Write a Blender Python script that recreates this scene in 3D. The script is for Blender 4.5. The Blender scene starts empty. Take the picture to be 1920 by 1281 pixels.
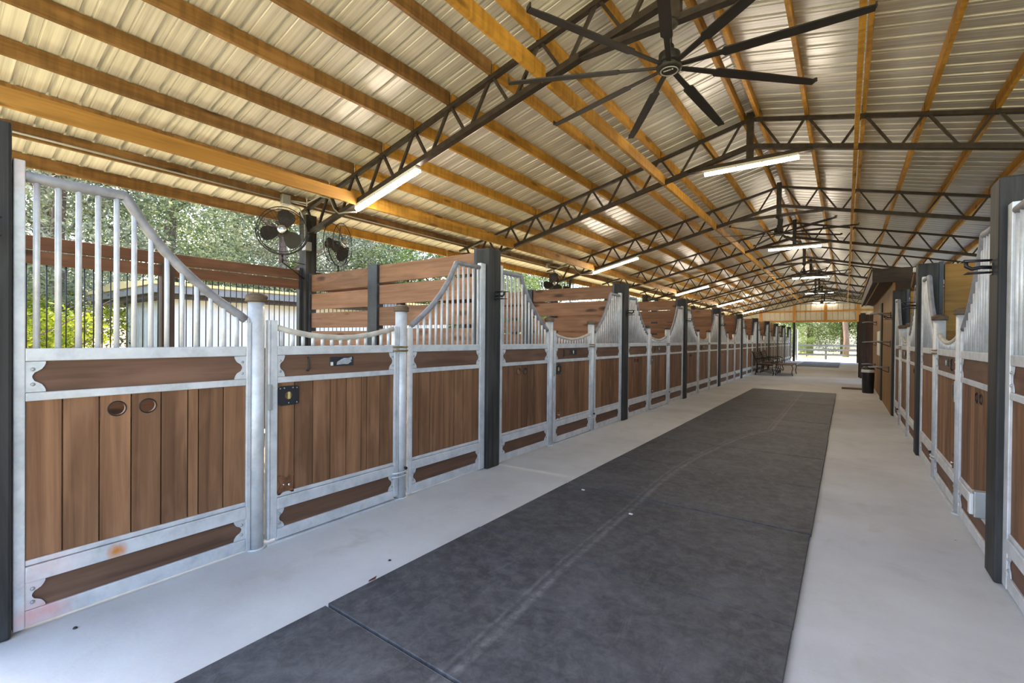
import bpy, math, random
from mathutils import Vector, Matrix
sc = bpy.context.scene
C = sc.collection
R = math.radians
PI = math.pi

# ------------------------------------------------------------------ helpers
class MB:
    """collects shapes, then becomes ONE mesh object"""
    def __init__(self): self.v=[]; self.f=[]; self.s=[]; self.t=[]
    def add(self, vs, fs, smooth=False, tone=.5):
        n=len(self.v); self.v+= [tuple(p) for p in vs]
        for f in fs:
            self.f.append(tuple(n+i for i in f)); self.s.append(smooth); self.t.append(tone)
        return self
    def box(self,x0,x1,y0,y1,z0,z1,tone=.5):
        return self.add([(x0,y0,z0),(x1,y0,z0),(x1,y1,z0),(x0,y1,z0),(x0,y0,z1),(x1,y0,z1),(x1,y1,z1),(x0,y1,z1)],
            [(0,3,2,1),(4,5,6,7),(0,1,5,4),(1,2,6,5),(2,3,7,6),(3,0,4,7)],False,tone)
    def bar(self,p,q,w,h,up=(0,0,1),tone=.5):
        p=Vector(p);q=Vector(q);d=(q-p).normalized();u=Vector(up)
        s=d.cross(u)
        if s.length<1e-4: s=d.cross(Vector((1,0,0)))
        s.normalize();u=s.cross(d)
        s=s*w/2;u=u*h/2
        vs=[p-s-u,p+s-u,p+s+u,p-s+u,q-s-u,q+s-u,q+s+u,q-s+u]
        return self.add(vs,[(0,1,2,3),(4,7,6,5),(0,4,5,1),(1,5,6,2),(2,6,7,3),(3,7,4,0)],False,tone)
    def tube(self,pts,r,n=10,closed=False,caps=True,tone=.5):
        pts=[Vector(p) for p in pts];m=len(pts)
        rs=r if isinstance(r,(list,tuple)) else [r]*m
        vs=[];a=None
        for i,p in enumerate(pts):
            if closed: d=pts[(i+1)%m]-pts[i-1]
            else: d=pts[min(i+1,m-1)]-pts[max(i-1,0)]
            d.normalize()
            if a is None:
                a=d.cross(Vector((0,0,1)))
                if a.length<.05: a=d.cross(Vector((1,0,0)))
            a=(a-d*a.dot(d)).normalized();b=d.cross(a)
            for k in range(n):
                t=2*PI*k/n; vs.append(p+(a*math.cos(t)+b*math.sin(t))*rs[i])
        fs=[]
        for i in range(m if closed else m-1):
            j=(i+1)%m
            for k in range(n): fs.append((i*n+k,i*n+(k+1)%n,j*n+(k+1)%n,j*n+k))
        base=len(self.v); self.add(vs,fs,True,tone)
        if caps and not closed:
            for e,rev in ((0,True),(m-1,False)):
                idx=[base+e*n+k for k in range(n)]
                if rev: idx.reverse()
                self.f.append(tuple(idx));self.s.append(False);self.t.append(tone)
        return self
    def lathe(self,prof,c=(0,0,0),n=20,axis='z',tone=.5):
        vs=[];m=len(prof)
        for r,h in prof:
            for k in range(n):
                t=2*PI*k/n;x,y=r*math.cos(t),r*math.sin(t)
                if axis=='z': p=(c[0]+x,c[1]+y,c[2]+h)
                elif axis=='x': p=(c[0]+h,c[1]+x,c[2]+y)
                else: p=(c[0]+y,c[1]+h,c[2]+x)
                vs.append(p)
        fs=[(i*n+k,i*n+(k+1)%n,(i+1)*n+(k+1)%n,(i+1)*n+k) for i in range(m-1) for k in range(n)]
        base=len(self.v);self.add(vs,fs,True,tone)
        self.f.append(tuple(base+k for k in reversed(range(n))));self.s.append(False);self.t.append(tone)
        self.f.append(tuple(base+(m-1)*n+k for k in range(n)));self.s.append(False);self.t.append(tone)
        return self
    def prism(self,poly,vec,tone=.5):
        n=len(poly);vec=Vector(vec);a=[Vector(p) for p in poly];b=[p+vec for p in a]
        fs=[tuple(reversed(range(n))),tuple(range(n,2*n))]+[(i,(i+1)%n,n+(i+1)%n,n+i) for i in range(n)]
        return self.add(a+b,fs,False,tone)
    def xf(self,M):
        self.v=[tuple(M@Vector(p)) for p in self.v]; return self
    def mesh(self,name,mat,mirror=False):
        vs=self.v;fs=self.f
        if mirror:
            vs=[(-x,y,z) for x,y,z in vs];fs=[tuple(reversed(f)) for f in fs]
        me=bpy.data.meshes.new(name);me.from_pydata(vs,[],fs)
        me.polygons.foreach_set('use_smooth',self.s)
        at=me.attributes.new('tone','FLOAT','FACE');at.data.foreach_set('value',self.t)
        me.materials.append(mat);me.update()
        return me
    def build(self,name,mat,parent=None,mirror=False,bevel=0,loc=(0,0,0)):
        o=bpy.data.objects.new(name,self.mesh(name,mat,mirror));C.objects.link(o)
        o.location=loc
        if parent: o.parent=parent
        if bevel:
            m=o.modifiers.new('edge','BEVEL');m.width=bevel;m.segments=2;m.limit_method='ANGLE';m.angle_limit=R(40)
        return o
def fixn(o):
    import bmesh
    b=bmesh.new();b.from_mesh(o.data);bmesh.ops.recalc_face_normals(b,faces=b.faces);b.to_mesh(o.data);b.free();return o
def tag(o,label=None,cat=None,group=None,kind=None):
    if label: o['label']=label
    if cat: o['category']=cat
    if group: o['group']=group
    if kind: o['kind']=kind
    return o
def thing(name,label,cat,loc=(0,0,0),rz=0,group=None):
    o=bpy.data.objects.new(name,None);C.objects.link(o);o.empty_display_size=.1
    o.location=loc;o.rotation_euler=(0,0,rz)
    return tag(o,label,cat,group)
def kids(o): return [c for c in list(o.children)]
def dup(root,loc,label,rz=None,parent=None):
    c=root.copy();C.objects.link(c)
    if parent: c.parent=parent
    else:
        c.location=loc
        if rz is not None: c.rotation_euler=(0,0,rz)
        c['label']=label
    for ch in kids(root): dup(ch,None,None,None,c)
    return c
def struct(o,label,cat=None):
    o['kind']='structure'; return tag(o,label,cat or 'structure')
ORD=['zeroth','first','second','third','fourth','fifth','sixth','seventh','eighth','ninth','tenth','eleventh','twelfth','thirteenth','fourteenth']
rnd=random.Random(7)

# ------------------------------------------------------------------ materials
def nm(name):
    m=bpy.data.materials.new(name);m.use_nodes=True;nt=m.node_tree
    return m,nt,nt.nodes['Principled BSDF']
def N(nt,t,**kw):
    n=nt.nodes.new(t)
    for k,v in kw.items():
        if k.startswith('i_'): n.inputs[k[2:].replace('_',' ')].default_value=v
        else: setattr(n,k,v)
    return n
def coords(nt,scale=(1,1,1),randomize=True):
    tc=N(nt,'ShaderNodeTexCoord');mp=N(nt,'ShaderNodeMapping');mp.inputs['Scale'].default_value=scale
    nt.links.new(tc.outputs['Object'],mp.inputs['Vector'])
    if randomize:
        oi=N(nt,'ShaderNodeObjectInfo');at=N(nt,'ShaderNodeAttribute',attribute_name='tone')
        ad=N(nt,'ShaderNodeMath',operation='ADD');nt.links.new(oi.outputs['Random'],ad.inputs[0]);nt.links.new(at.outputs['Fac'],ad.inputs[1])
        ml=N(nt,'ShaderNodeMath',operation='MULTIPLY');nt.links.new(ad.outputs[0],ml.inputs[0]);ml.inputs[1].default_value=37.
        cb=N(nt,'ShaderNodeCombineXYZ')
        for i in range(3): nt.links.new(ml.outputs[0],cb.inputs[i])
        nt.links.new(cb.outputs[0],mp.inputs['Location'])
    return mp
def ramp(nt,fac,stops):
    r=N(nt,'ShaderNodeValToRGB');e=r.color_ramp.elements
    while len(e)<len(stops): e.new(.5)
    for el,(p,c) in zip(e,stops): el.position=p;el.color=(*c,1) if len(c)==3 else c
    nt.links.new(fac,r.inputs[0]);return r
def noise(nt,vec,scale,detail=4,rough=.55,dist=0):
    n=N(nt,'ShaderNodeTexNoise');n.inputs['Scale'].default_value=scale;n.inputs['Detail'].default_value=detail
    n.inputs['Roughness'].default_value=rough;n.inputs['Distortion'].default_value=dist
    nt.links.new(vec.outputs[0],n.inputs['Vector']);return n
def mixc(nt,a,b,fac,mode='MIX'):
    m=N(nt,'ShaderNodeMix',data_type='RGBA',blend_type=mode)
    for s,v in ((m.inputs['Factor'],fac),(m.inputs[6],a),(m.inputs[7],b)):
        if hasattr(v,'links') or hasattr(v,'is_linked'): nt.links.new(v,s)
        elif isinstance(v,(int,float)): s.default_value=v
        else: s.default_value=(*v,1)
    return m.outputs[2]
def bump(nt,b,h,strength=.3,dist=.01):
    bp=N(nt,'ShaderNodeBump');bp.inputs['Strength'].default_value=strength;bp.inputs['Distance'].default_value=dist
    nt.links.new(h,bp.inputs['Height']);nt.links.new(bp.outputs[0],b.inputs['Normal'])
def flat(name,col,rough=.5,metal=0,var=.12,scale=8):
    m,nt,b=nm(name);c=coords(nt);n=noise(nt,c,scale)
    r=ramp(nt,n.outputs[0],[(.3,tuple(x*(1-var) for x in col)),(.7,tuple(min(1,x*(1+var)) for x in col))])
    nt.links.new(r.outputs[0],b.inputs['Base Color']);b.inputs['Roughness'].default_value=rough;b.inputs['Metallic'].default_value=metal
    return m
def wood(name,lo,hi,axis='z',rough=.6,tonevar=.35,knots=0.,saw=0.,bmp=.25,dens=1.):
    m,nt,b=nm(name)
    s={'x':(.35,9,9),'y':(9,.35,9),'z':(9,9,.35)}[axis]
    c=coords(nt,tuple(k*dens for k in s));n=noise(nt,c,2.6,7,.62,.6)
    r=ramp(nt,n.outputs[0],[(.28,lo),(.72,hi)])
    col=r.outputs[0]
    # tone per board
    at=N(nt,'ShaderNodeAttribute',attribute_name='tone');oi=N(nt,'ShaderNodeObjectInfo')
    md=N(nt,'ShaderNodeMath',operation='ADD');nt.links.new(at.outputs['Fac'],md.inputs[0]);nt.links.new(oi.outputs['Random'],md.inputs[1])
    fr=N(nt,'ShaderNodeMath',operation='FRACT');nt.links.new(md.outputs[0],fr.inputs[0])
    mr=N(nt,'ShaderNodeMapRange');mr.inputs['To Min'].default_value=1-tonevar;mr.inputs['To Max'].default_value=1+tonevar*.6;nt.links.new(fr.outputs[0],mr.inputs[0])
    hs=N(nt,'ShaderNodeHueSaturation');nt.links.new(mr.outputs[0],hs.inputs['Value']);nt.links.new(col,hs.inputs['Color']);col=hs.outputs[0]
    if knots:
        s2={'x':(.9,3,3),'y':(3,.9,3),'z':(3,3,.9)}[axis]
        c2=coords(nt,s2);v=N(nt,'ShaderNodeTexVoronoi');v.inputs['Scale'].default_value=1.5;nt.links.new(c2.outputs[0],v.inputs['Vector'])
        kr=ramp(nt,v.outputs['Distance'],[(.0,(1,1,1)),(.12,(.75,.75,.75)),(.19,(0,0,0))])
        col=mixc(nt,col,tuple(x*.28 for x in lo),kr.outputs[0])
    if saw:
        s3={'x':(14,1.2,1.2),'y':(1.2,14,1.2),'z':(1.2,1.2,14)}[axis]
        c3=coords(nt,s3);w=noise(nt,c3,1.2,2,.5,.3);wr=ramp(nt,w.outputs[0],[(.4,(0,0,0)),(.62,(saw,saw,saw))])
        col=mixc(nt,col,tuple(x*.5 for x in lo),wr.outputs[0])
    # worn pale patches
    c4=coords(nt,{'x':(1,4,4),'y':(4,1,4),'z':(4,4,1)}[axis]);n4=noise(nt,c4,1.6,3)
    pr=ramp(nt,n4.outputs[0],[(.5,(0,0,0)),(.74,(.5,.5,.5))])
    col=mixc(nt,col,tuple(min(1,x*1.4+.015) for x in hi),pr.outputs[0])
    nt.links.new(col,b.inputs['Base Color']);b.inputs['Roughness'].default_value=rough;b.inputs['Specular IOR Level'].default_value=.3
    bump(nt,b,n.outputs[0],bmp,.004)
    return m
M={}
M['plank']=wood('stained_plank',(.118,.054,.025),(.275,.140,.070),'z',tonevar=.38)
M['hboard']=wood('stained_rail_board',(.095,.049,.030),(.185,.100,.062),'y',tonevar=.2)
M['part']=wood('partition_pine',(.19,.094,.050),(.345,.185,.105),'x',tonevar=.2,knots=1)
M['partr']=wood('yellow_partition_pine',(.26,.135,.030),(.42,.235,.06),'x',tonevar=.15,knots=1)
M['backb']=wood('back_wall_board',(.09,.04,.02),(.16,.075,.04),'y',tonevar=.2,knots=1)
M['purlold']=wood('dark_purlin_pine',(.17,.088,.028),(.32,.175,.06),'y',tonevar=.2,knots=1,saw=.45)  # darker pine: left purlins before the first truss and the next-to-eave purlins
M['purlmid']=wood('mid_brace_pine',(.27,.135,.028),(.44,.23,.05),'y',tonevar=.2,knots=1)  # medium dark pine for the left brace board before the first truss
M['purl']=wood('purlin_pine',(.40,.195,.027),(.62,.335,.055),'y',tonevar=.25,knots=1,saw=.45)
M['xlum']=wood('gable_pine',(.50,.24,.05),(.68,.36,.09),'x',tonevar=.15)
M['zlum']=wood('gable_pine_upright',(.50,.24,.05),(.68,.36,.09),'z',tonevar=.15)
M['tack']=wood('tack_room_plank',(.17,.085,.019),(.31,.158,.038),'z',tonevar=.2)
M['dark_wood']=wood('dark_trim_wood',(.030,.022,.016),(.060,.045,.033),'x',tonevar=.2)
M['door_wood']=wood('dark_door_wood',(.045,.022,.014),(.10,.048,.028),'z',tonevar=.2)
M['post']=wood('black_painted_timber',(.010,.010,.010),(.050,.049,.048),'z',rough=.62,tonevar=.1,bmp=.5)
M['brownpost']=wood('brown_painted_post',(.035,.022,.018),(.06,.04,.032),'z',tonevar=.1)
M['cap']=wood('post_cap_wood',(.065,.042,.026),(.16,.108,.066),'y',tonevar=.1)
M['fence']=wood('grey_fence_board',(.06,.065,.07),(.15,.16,.17),'x',tonevar=.15)
M['bark']=wood('bark',(.075,.048,.035),(.20,.13,.10),'z',tonevar=.2,bmp=.9)
M['dead']=flat('dead_leaf',(.22,.07,.03),.7)
M['steel']=flat('truss_steel',(.040,.031,.026),.5,.25,.4,14)
M['black']=flat('black_metal',(.018,.018,.020),.38,.3,.2)
M['fanblk']=flat('fan_black',(.016,.014,.013),.55,.0,.2)
M['chan']=flat('black_channel_steel',(.045,.050,.058),.4,.4,.25)
M['chrome']=flat('chrome_wire',(.62,.63,.64),.22,.95,.1)
M['greymetal']=flat('grey_metal_box',(.40,.41,.41),.45,.5,.1)
M['rustplate']=flat('rusty_plate',(.20,.085,.04),.6,.3,.5,30)
M['nameplate']=flat('dark_plate',(.025,.026,.03),.4,.2,.2)
M['tape']=flat('grey_tape',(.42,.44,.47),.5,.3,.2,25)
M['white']=flat('white_plastic',(.72,.72,.70),.45,0,.06)
M['yellowed']=flat('yellowed_metal',(.62,.48,.20),.5,.1,.15)
M['siding']=flat('white_siding',(.78,.79,.82),.5,0,.05)
M['gable']=flat('cream_siding',(.80,.76,.64),.5,0,.06)
M['fascia']=flat('grey_fascia',(.22,.23,.25),.5,0,.15)
M['roofedge']=flat('tan_roof_edge',(.74,.58,.28),.5,0,.1)
M['brass']=flat('antique_brass',(.30,.22,.10),.35,.8,.25,30)
M['paper']=flat('paper_notice',(.78,.78,.74),.7,0,.06,20)
M['bag']=flat('white_bin_bag',(.70,.70,.70),.4,0,.1)
M['dkrubber']=flat('black_plastic',(.014,.014,.016),.35,0,.2)
M['brownmat']=flat('brown_door_mat',(.10,.065,.045),.9,0,.25,30)
M['dirt']=flat('stall_bedding',(.33,.24,.14),.95,0,.35,6)
# galvanised steel
def galv(name,stains=False):
    m,nt,b=nm(name);c=coords(nt);n=noise(nt,c,7,6,.65);v=N(nt,'ShaderNodeTexVoronoi');v.inputs['Scale'].default_value=70;nt.links.new(c.outputs[0],v.inputs['Vector'])
    r=ramp(nt,n.outputs[0],[(.30,(.47,.49,.51)),(.52,(.63,.645,.665)),(.72,(.74,.75,.77))])
    col=mixc(nt,r.outputs[0],v.outputs['Color'],.045,'OVERLAY')
    n2=noise(nt,c,2.2,5);r2=ramp(nt,n2.outputs[0],[(.60,(0,0,0)),(.78,(.35,.35,.35))])
    col=mixc(nt,col,(.56,.51,.42),r2.outputs[0])
    if stains:
        tc=N(nt,'ShaderNodeTexCoord')
        for (y,z,rad,colr,amt,sq) in ((.25,.065,.10,(.72,.22,.19),.6,1.8),(.27,.27,.12,(.80,.50,.48),.4,1.6),(.225,.17,.08,(.72,.48,.46),.35,1.),(.517,.256,.05,(.62,.22,.03),1.,1.2),(.20,2.12,.12,(.55,.30,.30),.5,1.)):
            mp=N(nt,'ShaderNodeMapping');mp.inputs['Location'].default_value=(0,-y/sq,-z);mp.inputs['Scale'].default_value=(0,1/sq,1)
            nt.links.new(tc.outputs['Object'],mp.inputs['Vector'])
            ln=N(nt,'ShaderNodeVectorMath',operation='LENGTH');nt.links.new(mp.outputs[0],ln.inputs[0])
            nn=noise(nt,tc,22,4);mm=N(nt,'ShaderNodeMath',operation='MULTIPLY_ADD');nt.links.new(nn.outputs[0],mm.inputs[0]);mm.inputs[1].default_value=rad*1.1;nt.links.new(ln.outputs['Value'],mm.inputs[2])
            rr=ramp(nt,mm.outputs[0],[(rad*.6,(amt,amt,amt)),(rad*1.45,(0,0,0))])
            col=mixc(nt,col,colr,rr.outputs[0])
    nt.links.new(col,b.inputs['Base Color']);b.inputs['Metallic'].default_value=.25;b.inputs['Roughness'].default_value=.48
    bump(nt,b,n.outputs[0],.12,.004);return m
M['tube']=flat('weathered_dark_tube',(.27,.27,.295),.55,.2,.25,12);M['tubeb']=flat('beige_worn_tube',(.53,.50,.43),.6,.1,.2,10);M['galv']=galv('galvanised_steel');M['galvstain']=galv('stained_galvanised_steel',True)
def m_concrete():
    m,nt,b=nm('brushed_concrete');c=coords(nt,randomize=False);n=noise(nt,c,.9,8,.62);n2=noise(nt,c,45,5,.7);n3=noise(nt,c,3.2,6,.6,.4)
    r=ramp(nt,n.outputs[0],[(.3,(.49,.48,.46)),(.5,(.575,.57,.555)),(.7,(.64,.64,.63))])
    col=mixc(nt,r.outputs[0],n2.outputs['Color'],.10,'OVERLAY')
    r3=ramp(nt,n3.outputs[0],[(.56,(0,0,0)),(.74,(.45,.45,.45))]);col=mixc(nt,col,(.42,.39,.34),r3.outputs[0])
    v=N(nt,'ShaderNodeTexVoronoi');v.inputs['Scale'].default_value=2.1;nt.links.new(c.outputs[0],v.inputs['Vector'])
    rv=ramp(nt,v.outputs['Distance'],[(.010,(.9,.9,.9)),(.018,(0,0,0))]);col=mixc(nt,col,(.10,.08,.06),rv.outputs[0])
    nt.links.new(col,b.inputs['Base Color']);b.inputs['Roughness'].default_value=.75;b.inputs['Specular IOR Level'].default_value=.3
    bump(nt,b,n2.outputs[0],.25,.003);return m
M['conc']=m_concrete()
def m_rubber():
    m,nt,b=nm('dusty_rubber');ge=N(nt,'ShaderNodeNewGeometry')
    mp=N(nt,'ShaderNodeMapping');nt.links.new(ge.outputs['Position'],mp.inputs['Vector'])
    n=noise(nt,mp,1.5,9,.72,.6);n2=noise(nt,mp,14,9,.78,.35)
    r=ramp(nt,n.outputs[0],[(.30,(.030,.031,.037)),(.50,(.052,.054,.061)),(.72,(.10,.102,.110))])
    r2=ramp(nt,n2.outputs[0],[(.43,(0,0,0)),(.74,(.62,.62,.62))]);col=mixc(nt,r.outputs[0],(.165,.165,.175),r2.outputs[0])
    # short scuffs along the aisle
    mp2=N(nt,'ShaderNodeMapping');mp2.inputs['Scale'].default_value=(7,.9,1);mp2.inputs['Rotation'].default_value=(0,0,R(11));nt.links.new(ge.outputs['Position'],mp2.inputs['Vector'])
    n3=noise(nt,mp2,1.5,7,.7,1.2);r3=ramp(nt,n3.outputs[0],[(.61,(0,0,0)),(.67,(.20,.20,.20)),(.73,(0,0,0))]);col=mixc(nt,col,(.20,.20,.20),r3.outputs[0])
    # two pale wheel tracks wandering down the aisle
    sp=N(nt,'ShaderNodeSeparateXYZ');nt.links.new(ge.outputs['Position'],sp.inputs[0])
    fc=N(nt,'ShaderNodeMapRange');fc.inputs['From Min'].default_value=0;fc.inputs['From Max'].default_value=8.;nt.links.new(sp.outputs[1],fc.inputs[0])
    cv=N(nt,'ShaderNodeFloatCurve');c=cv.mapping.curves[0]
    TRK=[(0.,.43),(.163,.415),(.306,.38),(.463,.36),(.55,.345),(.647,.35),(.744,.385),(.91,.4875),(1.,.6)]
    c.points[0].location=TRK[0];c.points[1].location=TRK[-1]
    for p in TRK[1:-1]: c.points.new(*p)
    cv.mapping.update();nt.links.new(fc.outputs[0],cv.inputs['Value'])
    tx=N(nt,'ShaderNodeMath',operation='MULTIPLY_ADD');nt.links.new(cv.outputs[0],tx.inputs[0]);tx.inputs[1].default_value=2.;tx.inputs[2].default_value=-2.1
    for off,wd,am in ((0,.014,.5),(.055,.008,.35)):
        d=N(nt,'ShaderNodeMath',operation='SUBTRACT');nt.links.new(sp.outputs[0],d.inputs[0]);nt.links.new(tx.outputs[0],d.inputs[1])
        d2=N(nt,'ShaderNodeMath',operation='ADD');nt.links.new(d.outputs[0],d2.inputs[0]);d2.inputs[1].default_value=off
        ab=N(nt,'ShaderNodeMath',operation='ABSOLUTE');nt.links.new(d2.outputs[0],ab.inputs[0])
        rr=ramp(nt,ab.outputs[0],[(0,(am,am,am)),(wd,(am*.6,am*.6,am*.6)),(wd*2.2,(0,0,0))])
        nn=noise(nt,mp,20,5,.7);nr=ramp(nt,nn.outputs[0],[(.40,(.15,.15,.15)),(.62,(1,1,1))])
        ml=N(nt,'ShaderNodeMath',operation='MULTIPLY');nt.links.new(rr.outputs[0],ml.inputs[0]);nt.links.new(nr.outputs[0],ml.inputs[1])
        col=mixc(nt,col,(.27,.265,.26),ml.outputs[0])
    v=N(nt,'ShaderNodeTexVoronoi');v.inputs['Scale'].default_value=2.6;nt.links.new(mp.outputs[0],v.inputs['Vector'])
    rv=ramp(nt,v.outputs['Distance'],[(.010,(.7,.7,.7)),(.016,(0,0,0))]);col=mixc(nt,col,(.45,.45,.44),rv.outputs[0])
    nt.links.new(col,b.inputs['Base Color']);b.inputs['Roughness'].default_value=.62;b.inputs['Specular IOR Level'].default_value=.35
    bump(nt,b,n2.outputs[0],.25,.003);return m
M['rubber']=m_rubber()
def m_roof():
    m,nt,b=nm('galvalume_sheet');c=coords(nt,(.25,22,1),False);n=noise(nt,c,1.4,6,.65)
    c2=coords(nt,(.8,.8,.8),False);n2=noise(nt,c2,.9,4)
    r=ramp(nt,n.outputs[0],[(.30,(.50,.50,.49)),(.5,(.73,.73,.72)),(.70,(.88,.88,.87))])
    r2=ramp(nt,n2.outputs[0],[(.35,(.84,.84,.84)),(.7,(1,1,1))]);col=mixc(nt,r.outputs[0],r2.outputs[0],.8,'MULTIPLY')
    nt.links.new(col,b.inputs['Base Color']);b.inputs['Metallic'].default_value=.25;b.inputs['Roughness'].default_value=.36
    bump(nt,b,n.outputs[0],.12,.003);return m
M['roof']=m_roof()
def m_emit(name,col,st):
    m,nt,b=nm(name);b.inputs['Base Color'].default_value=(.9,.9,.88,1);b.inputs['Emission Color'].default_value=(*col,1);b.inputs['Emission Strength'].default_value=st
    return m
LAMP=58.
M['lamp']=m_emit('lit_diffuser',(1.,.86,.68),LAMP);M['lampdim']=m_emit('dim_lit_diffuser',(1.,.90,.78),9.)
def m_leaf(name,a,bb,trans=.35):
    m,nt,b=nm(name);at=N(nt,'ShaderNodeAttribute',attribute_name='tone')
    r=ramp(nt,at.outputs['Fac'],[(0.,a),(1.,bb)])
    nt.links.new(r.outputs[0],b.inputs['Base Color']);b.inputs['Roughness'].default_value=.5
    tr=N(nt,'ShaderNodeBsdfTranslucent');nt.links.new(r.outputs[0],tr.inputs['Color'])
    mx=N(nt,'ShaderNodeMixShader');mx.inputs[0].default_value=trans
    nt.links.new(b.outputs[0],mx.inputs[1]);nt.links.new(tr.outputs[0],mx.inputs[2]);nt.links.new(mx.outputs[0],nt.nodes['Material Output'].inputs[0]);return m
M['leaf1']=m_leaf('oak_leaf',(.06,.095,.040),(.34,.38,.20),.5)
M['leaf2']=m_leaf('pale_oak_leaf',(.10,.13,.085),(.46,.47,.34),.5)
M['leaf3']=m_leaf('bright_leaf',(.14,.22,.012),(.62,.62,.05),.55)
M['leaf4']=m_leaf('mid_green_leaf',(.022,.055,.012),(.27,.35,.085),.4)
def m_ground():
    m,nt,b=nm('lawn_ground');c=coords(nt,randomize=False);n=noise(nt,c,.35,6);n2=noise(nt,c,9,6)
    r=ramp(nt,n.outputs[0],[(.33,(.34,.29,.10)),(.5,(.54,.44,.20)),(.7,(.62,.53,.31))]);col=mixc(nt,r.outputs[0],n2.outputs['Color'],.2,'OVERLAY')
    nt.links.new(col,b.inputs['Base Color']);b.inputs['Roughness'].default_value=.9;return m
M['ground']=m_ground()
M['path']=flat('pale_gravel',(.42,.40,.35),.9,0,.12,3)

# ------------------------------------------------------------------ layout numbers
SP=3.66; Y0=.22
def YC(k): return Y0+SP*k
XF=-3.075            # face of the left stall fronts
XR=.739              # face of the right stall fronts
RX=-1.17; SL=.235    # ridge, slope
XO=-6.68             # outer posts on the left
NB=10
YE=YC(NB)            # far gable
def zc_top(d): return 4.63-SL*d
def zc_bot(d): return 4.235-SL*d

# ------------------------------------------------------------------ setting
g=MB().box(-60,45,-25,95,-.62,-.42); struct(g.build('ground',M['ground']),'grass ground around the barn','ground')
fl=MB().box(-6.95,4.65,-.4,37.1,-.45,0);struct(fl.build('floor',M['conc']),'pale concrete barn floor','floor')
ap=MB().box(-9,9,37.1,41,-.45,-.02);struct(ap.build('floor',M['path']),'sunlit pale apron outside the far opening','floor')
lw=MB().box(-30,30,41,70,-.45,-.06);struct(lw.build('ground',M['ground']),'lawn beyond the far opening','ground')
bd=MB().box(-6.55,-3.2,.0,36.7,.002,.03);struct(bd.build('floor',M['dirt']),'bedding floor inside the left stalls','floor')
bd=MB().box(.9,4.3,.0,11.0,.002,.03);struct(bd.build('floor',M['dirt']),'bedding floor inside the right stalls','floor')
# roof sheets with real ribs
prof=[(0,0),(.092,0),(.102,.030),(.122,.030),(.132,0),(.165,0),(.171,.006),(.179,.006),(.185,0),(.2286,0)]
def ribbed(edgeL,edgeR):
    pts=[];y=-.3
    while y<37.35:
        for a,h in prof[:-1]: pts.append((y+a,h))
        y+=.2286
    pts.append((y,0))
    mb=MB();vs=[];fs=[]
    for (yy,h) in pts:
        for x in (edgeL,edgeR):
            z=4.797-SL*abs(x-RX)+h
            vs.append((x,yy,z));
    n=len(pts)
    top=len(vs)
    for (yy,h) in pts:
        for x in (edgeL,edgeR): vs.append((x,yy,4.806-SL*abs(x-RX)+h))
    for i in range(n-1):
        fs.append((2*i,2*i+2,2*i+3,2*i+1));fs.append((top+2*i,top+2*i+1,top+2*i+3,top+2*i+2))
    mb.add(vs,fs);return mb
o=ribbed(-7.42,RX).build('ceiling',M['roof']);struct(o,'ribbed metal roof sheets of the left slope','ceiling')
o=ribbed(RX,5.08).build('ceiling',M['roof']);struct(o,'ribbed metal roof sheets of the right slope','ceiling')

# far gable: cream siding and pine framing
def rib_wall(x0,x1,zb,ztf,Y,pitch=.30):
    mb=MB();x=x0;vs=[];fs=[];prev=None;pts=[]
    while x<x1-1e-6:
        for a,h in ((0,0),(pitch-.045,0),(pitch-.042,.05),(pitch-.006,.05)):
            if x+a<x1: pts.append((x+a,h))
        x+=pitch
    pts.append((x1,0))
    for p,h in pts: vs.append((p,Y+h,zb));vs.append((p,Y+h,ztf(p)))
    for i in range(len(pts)-1): fs.append((2*i,2*i+2,2*i+3,2*i+1))
    b=len(vs)
    for p,h in pts: vs.append((p,Y+.04+h,zb));vs.append((p,Y+.04+h,ztf(p)))
    for i in range(len(pts)-1): fs.append((b+2*i,b+2*i+1,b+2*i+3,b+2*i+2))
    mb.add(vs,fs);return mb
rz=lambda x:4.79-SL*abs(x-RX)
GY=YE+.18
o=rib_wall(-7.3,4.95,2.64,rz,GY).build('wall_far',M['gable']);struct(o,'cream ribbed siding of the far gable','wall')
for i,(x0,x1,z0,z1,lab) in enumerate([(-7.2,4.9,2.64,2.77,'orange pine header board over the far opening'),(-4.9,2.55,3.33,3.43,'orange pine girt across the far gable')]):
    struct(MB().box(x0,x1,GY-.10,GY-.03,z0,z1).build('trim_%d'%(i+1),M['xlum']),lab,'trim')
for i,(x,lab) in enumerate([(-2.86,'orange upright left of the far opening'),(-1.1,'orange upright in the middle of the far gable'),(.64,'orange upright right of the far opening'),(-4.9,'orange upright at the left end of the far gable')]):
    struct(MB().box(x-.08,x+.08,GY-.15,GY-.10,2.64,min(3.85,rz(x)-.12)).build('trim_%d'%(i+3),M['zlum']),lab,'trim')
o=MB().box(-2.93,-2.79,GY-.14,GY-.02,0,2.64).build('barn_post',M['post'],bevel=.006);tag(o,'black post at the left side of the far opening','post')
o=MB().box(.58,.72,GY-.14,GY-.02,0,2.64).build('barn_post',M['post'],bevel=.006);tag(o,'black post at the right side of the far opening','post')
o=MB().box(-2.78,-2.70,GY+.08,GY+.95,.02,2.2).build('sliding_door',M['siding'],bevel=.005);tag(o,'open white metal door edge left of the far opening','door')

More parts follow.
